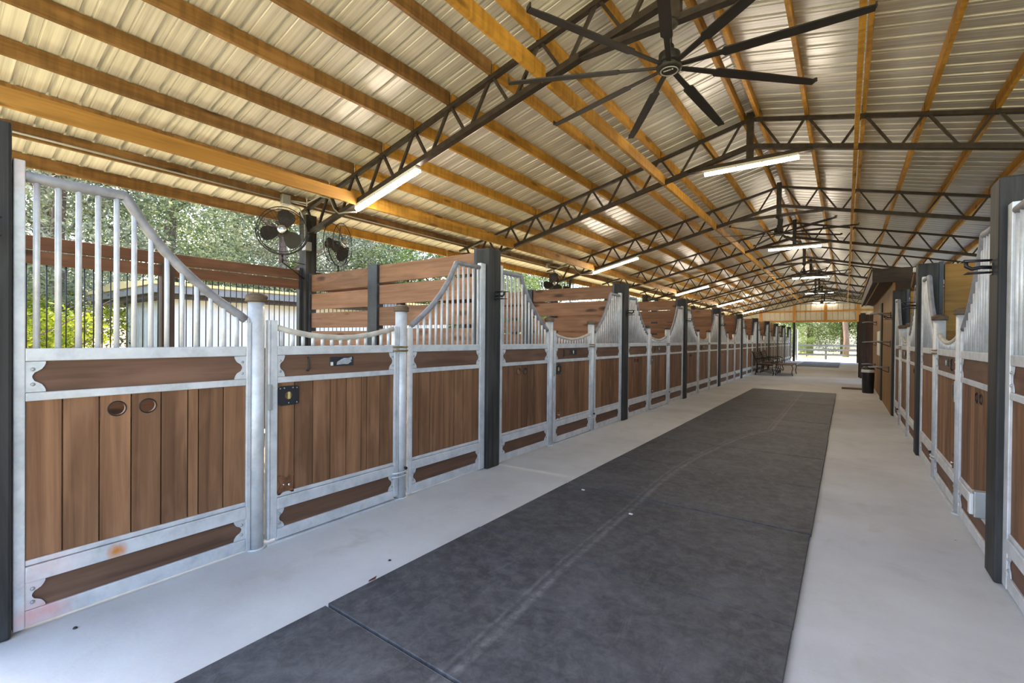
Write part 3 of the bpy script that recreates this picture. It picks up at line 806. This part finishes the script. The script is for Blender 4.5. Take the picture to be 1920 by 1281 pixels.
# ------------------------------------------------------------------ wall fans on the outer posts
def wall_fan(lab,side):
    t=thing('wall_fan',lab,'wall fan',group='black wall fans on the outer posts')
    # fan axis = local +x ; root at fan centre
    gd=MB();Rr=.31
    for xx,rr in ((.075,.31),(-.075,.31),(.085,.24),(.088,.17),(.088,.10),(-.085,.22),(-.088,.12)):
        gd.tube([(xx,rr*math.cos(q*PI/20),rr*math.sin(q*PI/20)) for q in range(40)],.006 if rr>.3 else .0016,6,closed=True)
    for q in range(36):
        a=q*PI/18
        for sg in (1,-1):
            gd.tube([(sg*.092,.06*math.cos(a),.06*math.sin(a)),(sg*.088,.18*math.cos(a),.18*math.sin(a)),(sg*.075,.31*math.cos(a),.31*math.sin(a))],.0014,4,caps=False)
    gd.build('guard',M['black'],t)
    for k in range(3):
        a0=R(75+120*k);b=MB();vs=[];n=18
        for j in range(n):
            u=2*PI*j/n;r_=.162+.125*math.cos(u);w_=.142*math.sin(u)*(.75+.25*math.cos(u));
            vs.append((w_*.45,r_,w_))
        b.add(vs+[(v[0]+.004,v[1],v[2]) for v in vs],[tuple(range(n)),tuple(range(2*n-1,n-1,-1))]+[(j,n+j,n+(j+1)%n,(j+1)%n) for j in range(n)])
        b.xf(Matrix.Rotation(a0,4,'X'));fixn(b.build('blade',M['fanblk'],t))
    MB().lathe([(.05,-.20),(.065,-.18),(.068,-.09),(.05,-.05),(.045,.02)],(0,0,0),20,'x').build('motor',M['black'],t)
    hb=MB().lathe([(.055,.088),(.060,.092),(.052,.099),(.02,.102)],(0,0,0),24,'x').build('badge',M['chrome'],t)
    w=MB()
    for i in range(5): w.box(.1025,.1045,-.032+.014*i,-.024+.014*i,-.008,.008)
    w.build('badge_lettering',M['black'],hb)
    yk=MB().tube([(0,.335*math.cos(q),.335*math.sin(q)) for q in [R(180+180*i/24) for i in range(25)]],.009,8)
    yk.tube([(0,0,-.335),(0,0,-.44)],.014,10)
    for sy in (-1,1): yk.lathe([(.014,-.02),(.014,.02)],(0,sy*.325,0),10,'y')
    yk.build('yoke',M['black'],t)
    # bracket arms back to the post: target given in local frame
    return t
def place_fan(lab,loc,face,post,other):
    """face: azimuth of the axis; post: world point of the post the arms reach"""
    t=wall_fan(lab,0) if other is None else dup(other,loc,lab)
    t.location=loc;t.rotation_euler=(0,0,face)
    inv=Matrix.Translation(Vector(loc)) @ Matrix.Rotation(face,4,'Z');inv=inv.inverted()
    p=Vector(post);a=inv@(p+Vector((0,0,-.62)));b=inv@(p+Vector((0,0,-.40)))
    mb=MB().tube([(0,0,-.44),tuple(a)],.010,8).tube([(0,0,-.41),tuple(b)],.006,8)
    mb.build('bracket_arm',M['black'],t)
    return t
def strip_arm(o):
    for c in list(o.children):
        if c.name.startswith('bracket_arm'): bpy.data.objects.remove(c)
fan0=None
for k in (1,3,5,7):
    y=YC(k)
    nl='black round wall fan on the near face of the outer post at the %s truss'%ORD[k]
    fl_='black round wall fan on the far face of the outer post at the %s truss'%ORD[k]
    for lab,loc,face,post in ((nl,(-6.36,y-.56,2.855),R(-33),(XO+.05,y-.085,2.87)),(fl_,(-6.30,y+.27,2.80),R(30),(XO+.05,y+.085,2.80))):
        if fan0 is None: o=place_fan(lab,loc,face,post,None);fan0=o
        else:
            t=dup(fan0,loc,lab);strip_arm(t);t.location=loc;t.rotation_euler=(0,0,face)
            inv=(Matrix.Translation(Vector(loc))@Matrix.Rotation(face,4,'Z')).inverted();p=Vector(post)
            MB().tube([(0,0,-.44),tuple(inv@(p+Vector((0,0,-.62))))],.010,8).tube([(0,0,-.41),tuple(inv@(p+Vector((0,0,-.40))))],.006,8).build('bracket_arm',M['black'],t)

# ------------------------------------------------------------------ conduits, boxes, cables
xc=RX-5.55+.034;zc=4.655-SL*5.55+.03
o=MB().tube([(xc,-.28,zc),(xc,YC(1)-.42,zc)],.011,8).build('conduit',M['greymetal']);tag(o,'grey conduit along the left eave purlin before the first truss','conduit')
o=MB().tube([(xc,YC(1)-.30,zc),(xc,YC(3)-.30,zc)],.011,8).build('conduit',M['greymetal']);tag(o,'grey conduit along the left eave purlin past the first truss','conduit')
for k in (1,3):
    y=YC(k)
    o=MB().box(xc-.02,xc+.06,y-.42,y-.30,zc-.07,zc+.07).build('junction_box',M['greymetal'],bevel=.006);tag(o,'grey junction box on the eave purlin by the %s truss'%ORD[k],'junction box',group='junction boxes on the eave purlin')
    pts=[(xc+.05,y-.30,zc)]+[(xc+.25,y-.16,zc-.04),(xc+.42,y-.06,zc+.06),(-6.12,y-.05,3.40),(-6.02,y-.05,3.36),(-5.92,y-.05,3.20),(-5.80,y-.05,3.12),(-5.66,y-.05,3.115),(-5.47,y,3.10)]
    o=MB().tube(pts,.011,8).build('power_cable',M['greymetal']);tag(o,'grey cable running to the strip light at the %s truss'%ORD[k],'cable',group='cables to the left strip lights')
    pts=[(xc+.06,y-.32,zc-.05),(xc+.16,y-.22,zc-.12),(XO+.112,y-.115,zc-.30),(XO+.112,y-.105,2.80)]
    o=MB().tube(pts,.012,8).build('conduit',M['greymetal']);tag(o,'grey conduit dropping down the outer post at the %s truss'%ORD[k],'conduit',group='conduit drops on the outer posts')
    o=MB().box(XO+.06,XO+.16,y-.13,y-.03,2.67,2.80).build('outlet_box',M['greymetal'],bevel=.005);tag(o,'grey outlet box on the outer post below the %s truss'%ORD[k],'outlet box',group='outlet boxes on the outer posts')
# outlet box low on the right post
t=thing('outlet_box','light grey outlet box low on the near right black post','outlet box',(0,0,0))
MB().box(.655,.735,YC(1)+.106,YC(1)+.17,.30,.46).build('body',M['greymetal'],t,bevel=.006)
MB().box(.635,.656,YC(1)+.112,YC(1)+.165,.315,.445).build('cover',M['white'],t,bevel=.006)
# ------------------------------------------------------------------ tack room on the right
o=MB()
x=0;ys=11.22;i=0
while ys<18.5:
    w=min(.19,18.55-ys);o.box(.705,.745,ys+.001,ys+w-.001,0,2.52,rnd.random());ys+=w
struct(o.build('wall_right',M['tack']),'orange brown plank wall of the tack room','wall')
struct(MB().box(.745,4.2,18.30,18.40,0,2.5).build('wall_tack_end',M['door_wood']),'far end wall of the tack room','wall')
t=thing('awning','dark boxed overhang along the top of the tack room wall','overhang',(0,0,0))
MB().box(.40,.44,11.22,18.6,2.50,2.74).build('fascia',M['dark_wood'],t)
MB().box(.44,.93,11.20,18.6,2.535,2.56).build('soffit',M['door_wood'],t)
MB().box(.38,1.6,11.20,18.6,2.74,2.77).build('lid',M['dark_wood'],t)
MB().box(.40,1.5,11.12,11.20,2.50,2.76).build('end_board',M['dark_wood'],t)
MB().box(.485,.505,11.22,18.6,2.50,2.536).build('soffit_strip',M['roofedge'],t)
struct(MB().box(.68,.72,13.86,14.32,0,2.29).build('trim_7',M['post']),'dark jamb on the tack room wall','trim')
tag(MB().box(.690,.703,14.72,15.9,1.03,1.65).build('notice_board',M['paper']),'white notice on the tack room wall','notice board')
def rack(lab):
    t=thing('blanket_rack',lab,'rack',group='metal racks on the tack room wall')
    MB().box(-.012,0,-.05,.05,-.09,.03).build('wall_plate',M['black'],t)
    MB().tube([(-.012,-.035,0),(-.20,-.045,.012),(-.31,-.05,0),(-.31,.25,0),(-.20,.25,.012),(-.012,.24,0)],.012,8).build('arm',M['greymetal'],t)
    MB().tube([(-.012,.0,-.085),(-.20,-.03,.0)],.007,6).build('strut',M['black'],t)
    return t
pr=None
for i,(y,z,lab) in enumerate(((11.55,1.93,'upper metal rack next to the tack room corner'),(11.55,1.375,'middle metal rack next to the tack room corner'),(11.85,.86,'lower metal rack next to the tack room corner'),(16.6,1.93,'upper metal rack beyond the white notice'),(16.6,1.36,'middle metal rack beyond the white notice'),(16.9,.72,'lower metal rack beyond the white notice'))):
    if pr is None: pr=rack(lab);pr.location=(.705,y,z)
    else: dup(pr,(.705,y,z),lab)
t=thing('rope_loop','brown rope loop hanging from the far side of the second right black post','rope',(.70,YC(2)+.13,0))
MB().tube([(0,0,2.30),(0,.02,2.27),(-.015,.03,2.20),(-.03,.02,2.08),(0,.0,2.03),(.02,.015,2.10),(.015,.03,2.20),(0,.02,2.27)],.009,8).build('loop',M['rustplate'],t)
MB().box(-.02,.02,-.028,.02,2.26,2.32).build('hook',M['white'],t,bevel=.006)
# dark tail of the right side
for k in range(6,NB+1):
    o=MB().box(.66,.84,-.10,.10,0,2.33).build('stall_post',M['post'],bevel=.008,loc=(0,YC(k),0));tag(o,'black post beyond the tack room, %s of that row'%ORD[k-5],'post',group='black posts beyond the tack room')
for k in range(6,NB):
    t=thing('stall_door','dark brown plank door beyond the tack room, %s of that row'%ORD[k-5],'door',(0,YC(k),0),0,'dark plank doors beyond the tack room')
    mb=MB();y=.12
    while y<3.5: mb.box(.72,.76,y,y+.17,.05,2.2,rnd.random());y+=.175
    mb.build('panel',M['door_wood'],t)
    MB().box(.70,.72,.12,3.54,1.05,1.15).build('rail',M['dark_wood'],t)
o=MB().box(.44,.60,21.7,21.86,0,2.45).build('stall_post',M['brownpost'],bevel=.006);tag(o,'brown post standing out from the right wall past the bin','post')
o=MB().box(.40,1.2,21.87,21.92,.02,2.40).build('swing_gate',M['door_wood']);tag(o,'dark plank gate hung beside the brown post past the bin','gate')
# bin
t=thing('trash_bin','dark bin with a pale rim beside the tack room wall','bin',(.50,15.62,0))
MB().lathe([(.115,0),(.125,.02),(.140,.55),(.140,.57)],(0,0,0),24).build('body',M['dkrubber'],t)
MB().lathe([(.147,.555),(.150,.56),(.148,.625),(.135,.635)],(0,0,0),24).build('bag_rim',M['bag'],t)
MB().lathe([(.142,.636),(.140,.66),(.11,.70),(.02,.715)],(0,0,0),24).build('lid',M['dkrubber'],t)

# ------------------------------------------------------------------ benches and low table by the left wall
def bench(lab):
    t=thing('garden_bench',lab,'bench',group='iron garden benches by the left stalls')
    L=1.45
    for y in (0,L):
        mb=MB()
        mb.tube([(-.10,y,.0),(-.06,y,.22),(0,y,.42),(-.10,y,.66),(-.22,y,.95)],.018,8)
        mb.tube([(.52,y,0),(.56,y,.10),(.50,y,.25),(.53,y,.40),(.0,y,.42)],.018,8)
        mb.tube([(-.12,y,.64),(.15,y,.66),(.42,y,.65),(.54,y,.58),(.55,y,.50),(.49,y,.47),(.46,y,.52),(.50,y,.55)],.016,8)
        mb.tube([(-.05,y,.10),(.2,y,.16),(.54,y,.08)],.012,6)
        mb.build('side_frame',M['black'],t)
    mb=MB()
    for i in range(6): mb.box(.0+.088*i,.07+.088*i,-.02,L+.02,.42,.44,rnd.random())
    mb.build('seat',M['door_wood'],t)
    mb=MB()
    for i in range(5):
        z=.52+.09*i;xx=-.045-.022*i-.02
        mb.bar((xx,-.02,z),(xx,L+.02,z),.022,.062,(0,0,1))
    mb.build('backrest',M['door_wood'],t)
    return t
b1=bench('iron garden bench against the left stalls, nearer of the two');b1.location=(-2.83,20.75,0)
dup(b1,(-2.83,22.75,0),'iron garden bench against the left stalls, farther of the two')
t=thing('low_table','low dark table with curved legs in front of the garden benches','table',(-1.95,20.95,0))
MB().box(-.30,.30,-.05,1.75,.42,.445).build('tabletop',M['door_wood'],t,bevel=.005)
for x in (-.26,.26):
    for y in (.02,1.66): MB().tube([(x,y,.42),(x*1.15,y,.30),(x*1.02,y,.16),(x*1.14,y,0)],.015,8).build('leg',M['black'],t)

# ------------------------------------------------------------------ small bits on the floor
o=MB()
o.add([(0,0,.002),(.05,.01,.03),(.075,.0,.062),(.03,-.018,.03),(.02,.02,.012)],[(0,1,2,3),(0,4,1)]);o=o.build('dead_leaf',M['dead']);o.location=(-2.165,1.63,0);tag(o,'curled brown dead leaf against the edge of the rubber mat','leaf')
for i,(x,y,lab) in enumerate(((-2.27,1.865,'black speck on the pale concrete beside the mats'),(.20,2.42,'black speck on the concrete right of the mats'),(-2.92,.55,'black speck on the concrete before the first left panel'))):
    o=MB().lathe([(.004,0),(.010,.003),(.006,.008)],(0,0,0),8).build('droppings',M['dkrubber'],loc=(x,y,0));tag(o,lab,'speck')
for i,(x,y,lab) in enumerate(((-1.90,3.74,'white scrap lying by a mat seam'),(-1.34,3.45,'small white scrap in the middle of a mat'))):
    o=MB().box(-.014,.014,-.008,.008,0,.006).build('paper_scrap',M['white'],loc=(x,y,.021));tag(o,lab,'scrap')

# ------------------------------------------------------------------ outside: neighbour building, fence, trees
t=thing('neighbour_shed','white walled shed with a tan roof edge beyond the left stalls','shed',(0,0,0))
mb=MB();bx0,bx1,by0,by1,bz=-16.5,-13.0,4.15,13.5,2.25
mb.box(bx0,bx1,by0,by1,-.45,bz)
y=by0+.15
while y<by1: mb.box(bx1,bx1+.018,y,y+.03,-.4,bz);y+=.22
x=bx0+.1
while x<bx1: mb.box(x,x+.03,by0-.018,by0,-.4,bz);x+=.22
mb.build('wall',M['siding'],t)
mb=MB().box(bx0-1.7,bx1+.5,by0-.5,by1+.5,bz+.10,bz+.28);mb.build('fascia',M['fascia'],t)
mb=MB().box(bx0-1.6,bx1+.4,by0-.4,by1+.4,bz,bz+.10);mb.build('soffit',M['dark_wood'],t)
mb=MB()
pk=bz+.28
mb.prism([(bx1+.55,by0-.55,pk),(bx1+.55,by0-.55,pk+.07),((bx0+bx1)/2-.5,by0-.55,pk+.22),(bx0-1.75,by0-.55,pk+.05),(bx0-1.75,by0-.55,pk)],(0,by1-by0+1.1,0))
fixn(mb.build('roof',M['roofedge'],t))
# fence
FY=43.6
t=thing('board_fence','grey three rail board fence beyond the far opening','fence',(0,FY,-.06))
for x in (-8.6,-6.1,-3.6,-1.24,1.15,3.6,6.1,8.6): MB().box(x-.07,x+.07,.02,.16,0,1.22).build('post',M['fence'],t)
for z in (.30,.68,1.02): MB().box(-9,9,-.02,.02,z,z+.15).build('rail',M['fence'],t)

def leaves(rng,blobs,n,size,tonef=None):
    vs=[];fs=[];tn=[]
    tot=sum(b[3]*b[4]*b[5] for b in blobs)
    for (cx,cy,cz,rx,ry,rzz) in blobs:
        for _ in range(int(n*rx*ry*rzz/tot)):
            a=rng.uniform(0,2*PI);u=rng.uniform(-1,1);rr=rng.uniform(.45,1.0)**.6;q=math.sqrt(1-u*u)
            p=Vector((cx+rx*rr*q*math.cos(a),cy+ry*rr*q*math.sin(a),cz+rzz*rr*u))
            s=size*rng.uniform(.6,1.4)
            d=Vector((rng.gauss(0,1),rng.gauss(0,1),rng.gauss(0,.7))).normalized();e=d.cross(Vector((rng.gauss(0,1),rng.gauss(0,1),rng.gauss(0,1)))).normalized()
            k=len(vs);w=d.cross(e)*s*.12
            vs+= [p-d*s,p+e*s*.45+w,p+d*s,p-e*s*.45+w];fs.append((k,k+1,k+2,k+3));tn.append(rng.random())
    return vs,fs,tn
def leaf_mesh(name,mat,*a):
    vs,fs,tn=leaves(*a);mb=MB();mb.v=[tuple(v) for v in vs];mb.f=fs;mb.s=[False]*len(fs);mb.t=tn
    return mb.mesh(name,mat)
TM={}
def make_tree(kind,seed):
    rng=random.Random(seed)
    if kind=='oak':
        bl=[(rng.uniform(-3,3),rng.uniform(-3,3),rng.uniform(2.2,9.5),rng.uniform(1.0,2.0),rng.uniform(1.0,2.0),rng.uniform(.7,1.3)) for _ in range(30)]
        return leaf_mesh('crown',M['leaf1'],rng,bl,30000,.062)
    if kind=='pale':
        bl=[(rng.uniform(-2.8,2.8),rng.uniform(-2.8,2.8),rng.uniform(1.8,9.5),rng.uniform(.9,1.7),rng.uniform(.9,1.7),rng.uniform(.7,1.3)) for _ in range(28)]
        return leaf_mesh('crown',M['leaf2'],rng,bl,28000,.058)
    if kind=='bush':
        bl=[(rng.uniform(-1,1),rng.uniform(-1,1),rng.uniform(.4,2.1),rng.uniform(.4,.8),rng.uniform(.4,.8),rng.uniform(.4,.7)) for _ in range(14)]
        return leaf_mesh('foliage',M['leaf3'],rng,bl,8000,.05)
    bl=[(rng.uniform(-2.2,2.2),rng.uniform(-2.2,2.2),rng.uniform(.8,7.),rng.uniform(.8,1.5),rng.uniform(.8,1.5),rng.uniform(.6,1.2)) for _ in range(26)]
    return leaf_mesh('crown',M['leaf4'],rng,bl,24000,.062)
def trunk_mesh(seed,h,r):
    rng=random.Random(seed);mb=MB()
    mb.tube([(0,0,-.5),(.05,.02,h*.3),(-.05,.06,h*.65),(.1,0,h)],[r*1.25,r,r*.8,r*.5],12)
    for i in range(6):
        z=h*rng.uniform(.45,.9);a=rng.uniform(0,2*PI);l=rng.uniform(1.4,3)
        mb.tube([(0,0,z),(l*.5*math.cos(a),l*.5*math.sin(a),z+l*.4),(l*math.cos(a),l*math.sin(a),z+l*.75)],[r*.42,r*.28,r*.10],7)
    return mb.mesh('trunk',M['bark'])
def tree(kind,var,x,y,scale,rz,lab,grp,z=-.42):
    key=(kind,var)
    if key not in TM: TM[key]=(make_tree(kind,hash_(key)),trunk_mesh(hash_(key)+5,{'oak':7.5,'pale':7.,'mid':5.5}.get(kind,1.2),{'oak':.24,'pale':.2,'mid':.16}.get(kind,.05)))
    cm,tm=TM[key]
    bu=kind=='bush' or 'bush' in lab.split(' behind')[0]
    t=thing('leafy_bush' if bu else 'broadleaf_tree',lab,'bush' if bu else 'tree',(x,y,z),rz,grp);t.scale=(scale,)*3
    c=bpy.data.objects.new('foliage' if kind=='bush' else 'crown',cm);C.objects.link(c);c.parent=t
    c=bpy.data.objects.new('stems' if kind=='bush' else 'trunk',tm);C.objects.link(c);c.parent=t
def hash_(k): return sum(ord(c)*(i+3) for i,c in enumerate(k[0]))+k[1]*101
LEFT=[('oak',0,-17,-.6,1.05),('pale',0,-19,3.2,1.05),('oak',1,-22,7,1.15),('pale',1,-21,11,1.1),('pale',0,-23,15.5,1.2),('oak',0,-24,20,1.2),('pale',1,-26,26,1.3),('oak',1,-27,33,1.3),('pale',0,-28,41,1.3),
      ('mid',0,-26,4,1.6),('mid',1,-28,12,1.7),('mid',0,-30,20,1.8),('mid',1,-19,16.5,.95),('mid',0,-20,24,1.05),('mid',1,-22,31,1.1),('mid',0,-24,39,1.2)]
wh=['behind the bushes at the left','left of the shed','rising over the near end of the shed','rising over the middle of the shed','beyond the shed, seen over its roof','past the far end of the shed','seen over the second partition','seen over the third partition','far off past the left stalls','tall and behind at the left end','tall and behind the shed middle','tall and behind the far end of the shed','low, in front of the trees past the shed','low, seen through the gaps of the second partition','low, seen through the gaps of the third partition','low and farthest along the left stalls']
for i,(kd,v,x,y,s) in enumerate(LEFT):
    desc={'oak':'dark green broadleaf tree','pale':'pale grey green tree','mid':'mid green tree'}[kd]
    tree(kd,v,x,y,s,i*1.1,'%s %s'%(desc,wh[i]),'trees beyond the left stalls')
BUSH=[(-11.2,.35,.9,'sunlit yellow green bush behind the first back wall, leftmost of four'),(-12.6,1.35,.95,'sunlit yellow green bush behind the first back wall, second from the left'),(-15.6,2.35,1.0,'sunlit yellow green bush just left of the white shed'),(-17.6,1.5,1.3,'sunlit yellow green bush at the back beside the shed gable')]
for i,(x,y,s,lab) in enumerate(BUSH): tree('bush',i%2,x,y,s,i*1.7,lab,'sunlit bushes left of the shed')
FAR=[('mid',0,-6.5,58,1.25),('oak',0,-3.2,61,1.2),('mid',1,-.2,60,1.3),('oak',1,3.6,63,1.25),('mid',0,7.5,60,1.3),('mid',1,-10.5,58,1.3),('oak',0,-15,56,1.2),('oak',1,-20,50,1.2)]
wf=['left of the middle of the far opening','dark and tall in the middle of the far opening','in the middle behind the fence post','behind the stout trunk','right of the far opening','left of the far opening','seen above the far left stalls','far left behind the barn end']
for i,(kd,v,x,y,s) in enumerate(FAR): tree(kd,v,x,y,s,i*.9+.4,'%s %s'%({'oak':'dark green tree','mid':'mid green tree'}[kd],wf[i]),'trees beyond the far fence',z=-.2)
for i,(x,y,s) in enumerate(((-3.9,48.5,1.0),(-2.9,50.5,.75),(2.0,50,.85))):
    tree('mid',i%2,x,y,s*.36,i*1.3,'bright green bush behind the far fence, %s'%['leftmost of three','middle of three','rightmost of three'][i],'bushes behind the far fence',z=-.1)
o=bpy.data.objects.new('tree_trunk',MB().tube([(0,0,-.3),(.05,0,1.5),(-.08,0,3.2),(.1,0,5.2)],[.27,.22,.20,.16],14).mesh('tree_trunk',M['bark']));C.objects.link(o);o.location=(.02,52,0);tag(o,'stout reddish bare trunk behind the right part of the far fence','tree trunk')

# ------------------------------------------------------------------ light
w=bpy.data.worlds.new('world');sc.world=w;w.use_nodes=True;nt=w.node_tree
sky=nt.nodes.new('ShaderNodeTexSky');sky.sky_type='NISHITA';sky.sun_disc=False;sky.sun_elevation=R(52);sky.sun_rotation=R(-90);sky.air_density=1.0;sky.dust_density=2.5;sky.ozone_density=1.0
nt.links.new(sky.outputs[0],nt.nodes['Background'].inputs[0]);nt.nodes['Background'].inputs[1].default_value=.55
sl=bpy.data.lights.new('sun','SUN');sl.energy=6.5;sl.angle=R(1.);sl.color=(1.,.93,.80)
so=bpy.data.objects.new('sun',sl);C.objects.link(so)
d=Vector((math.cos(R(50)),-.10,-math.sin(R(50))));so.rotation_euler=d.to_track_quat('-Z','Y').to_euler();so.location=(-20,5,20)

# ------------------------------------------------------------------ view
vs=sc.view_settings;vs.view_transform='Standard';vs.look='None';vs.gamma=1.;vs.use_curve_mapping=False;vs.exposure=1.0
sc.cycles.use_denoising=True
sc.cycles.max_bounces=7;sc.cycles.diffuse_bounces=5;sc.cycles.glossy_bounces=3;sc.cycles.transmission_bounces=3;sc.cycles.transparent_max_bounces=4
sc.cycles.sample_clamp_indirect=6.;sc.cycles.caustics_reflective=False;sc.cycles.caustics_refractive=False
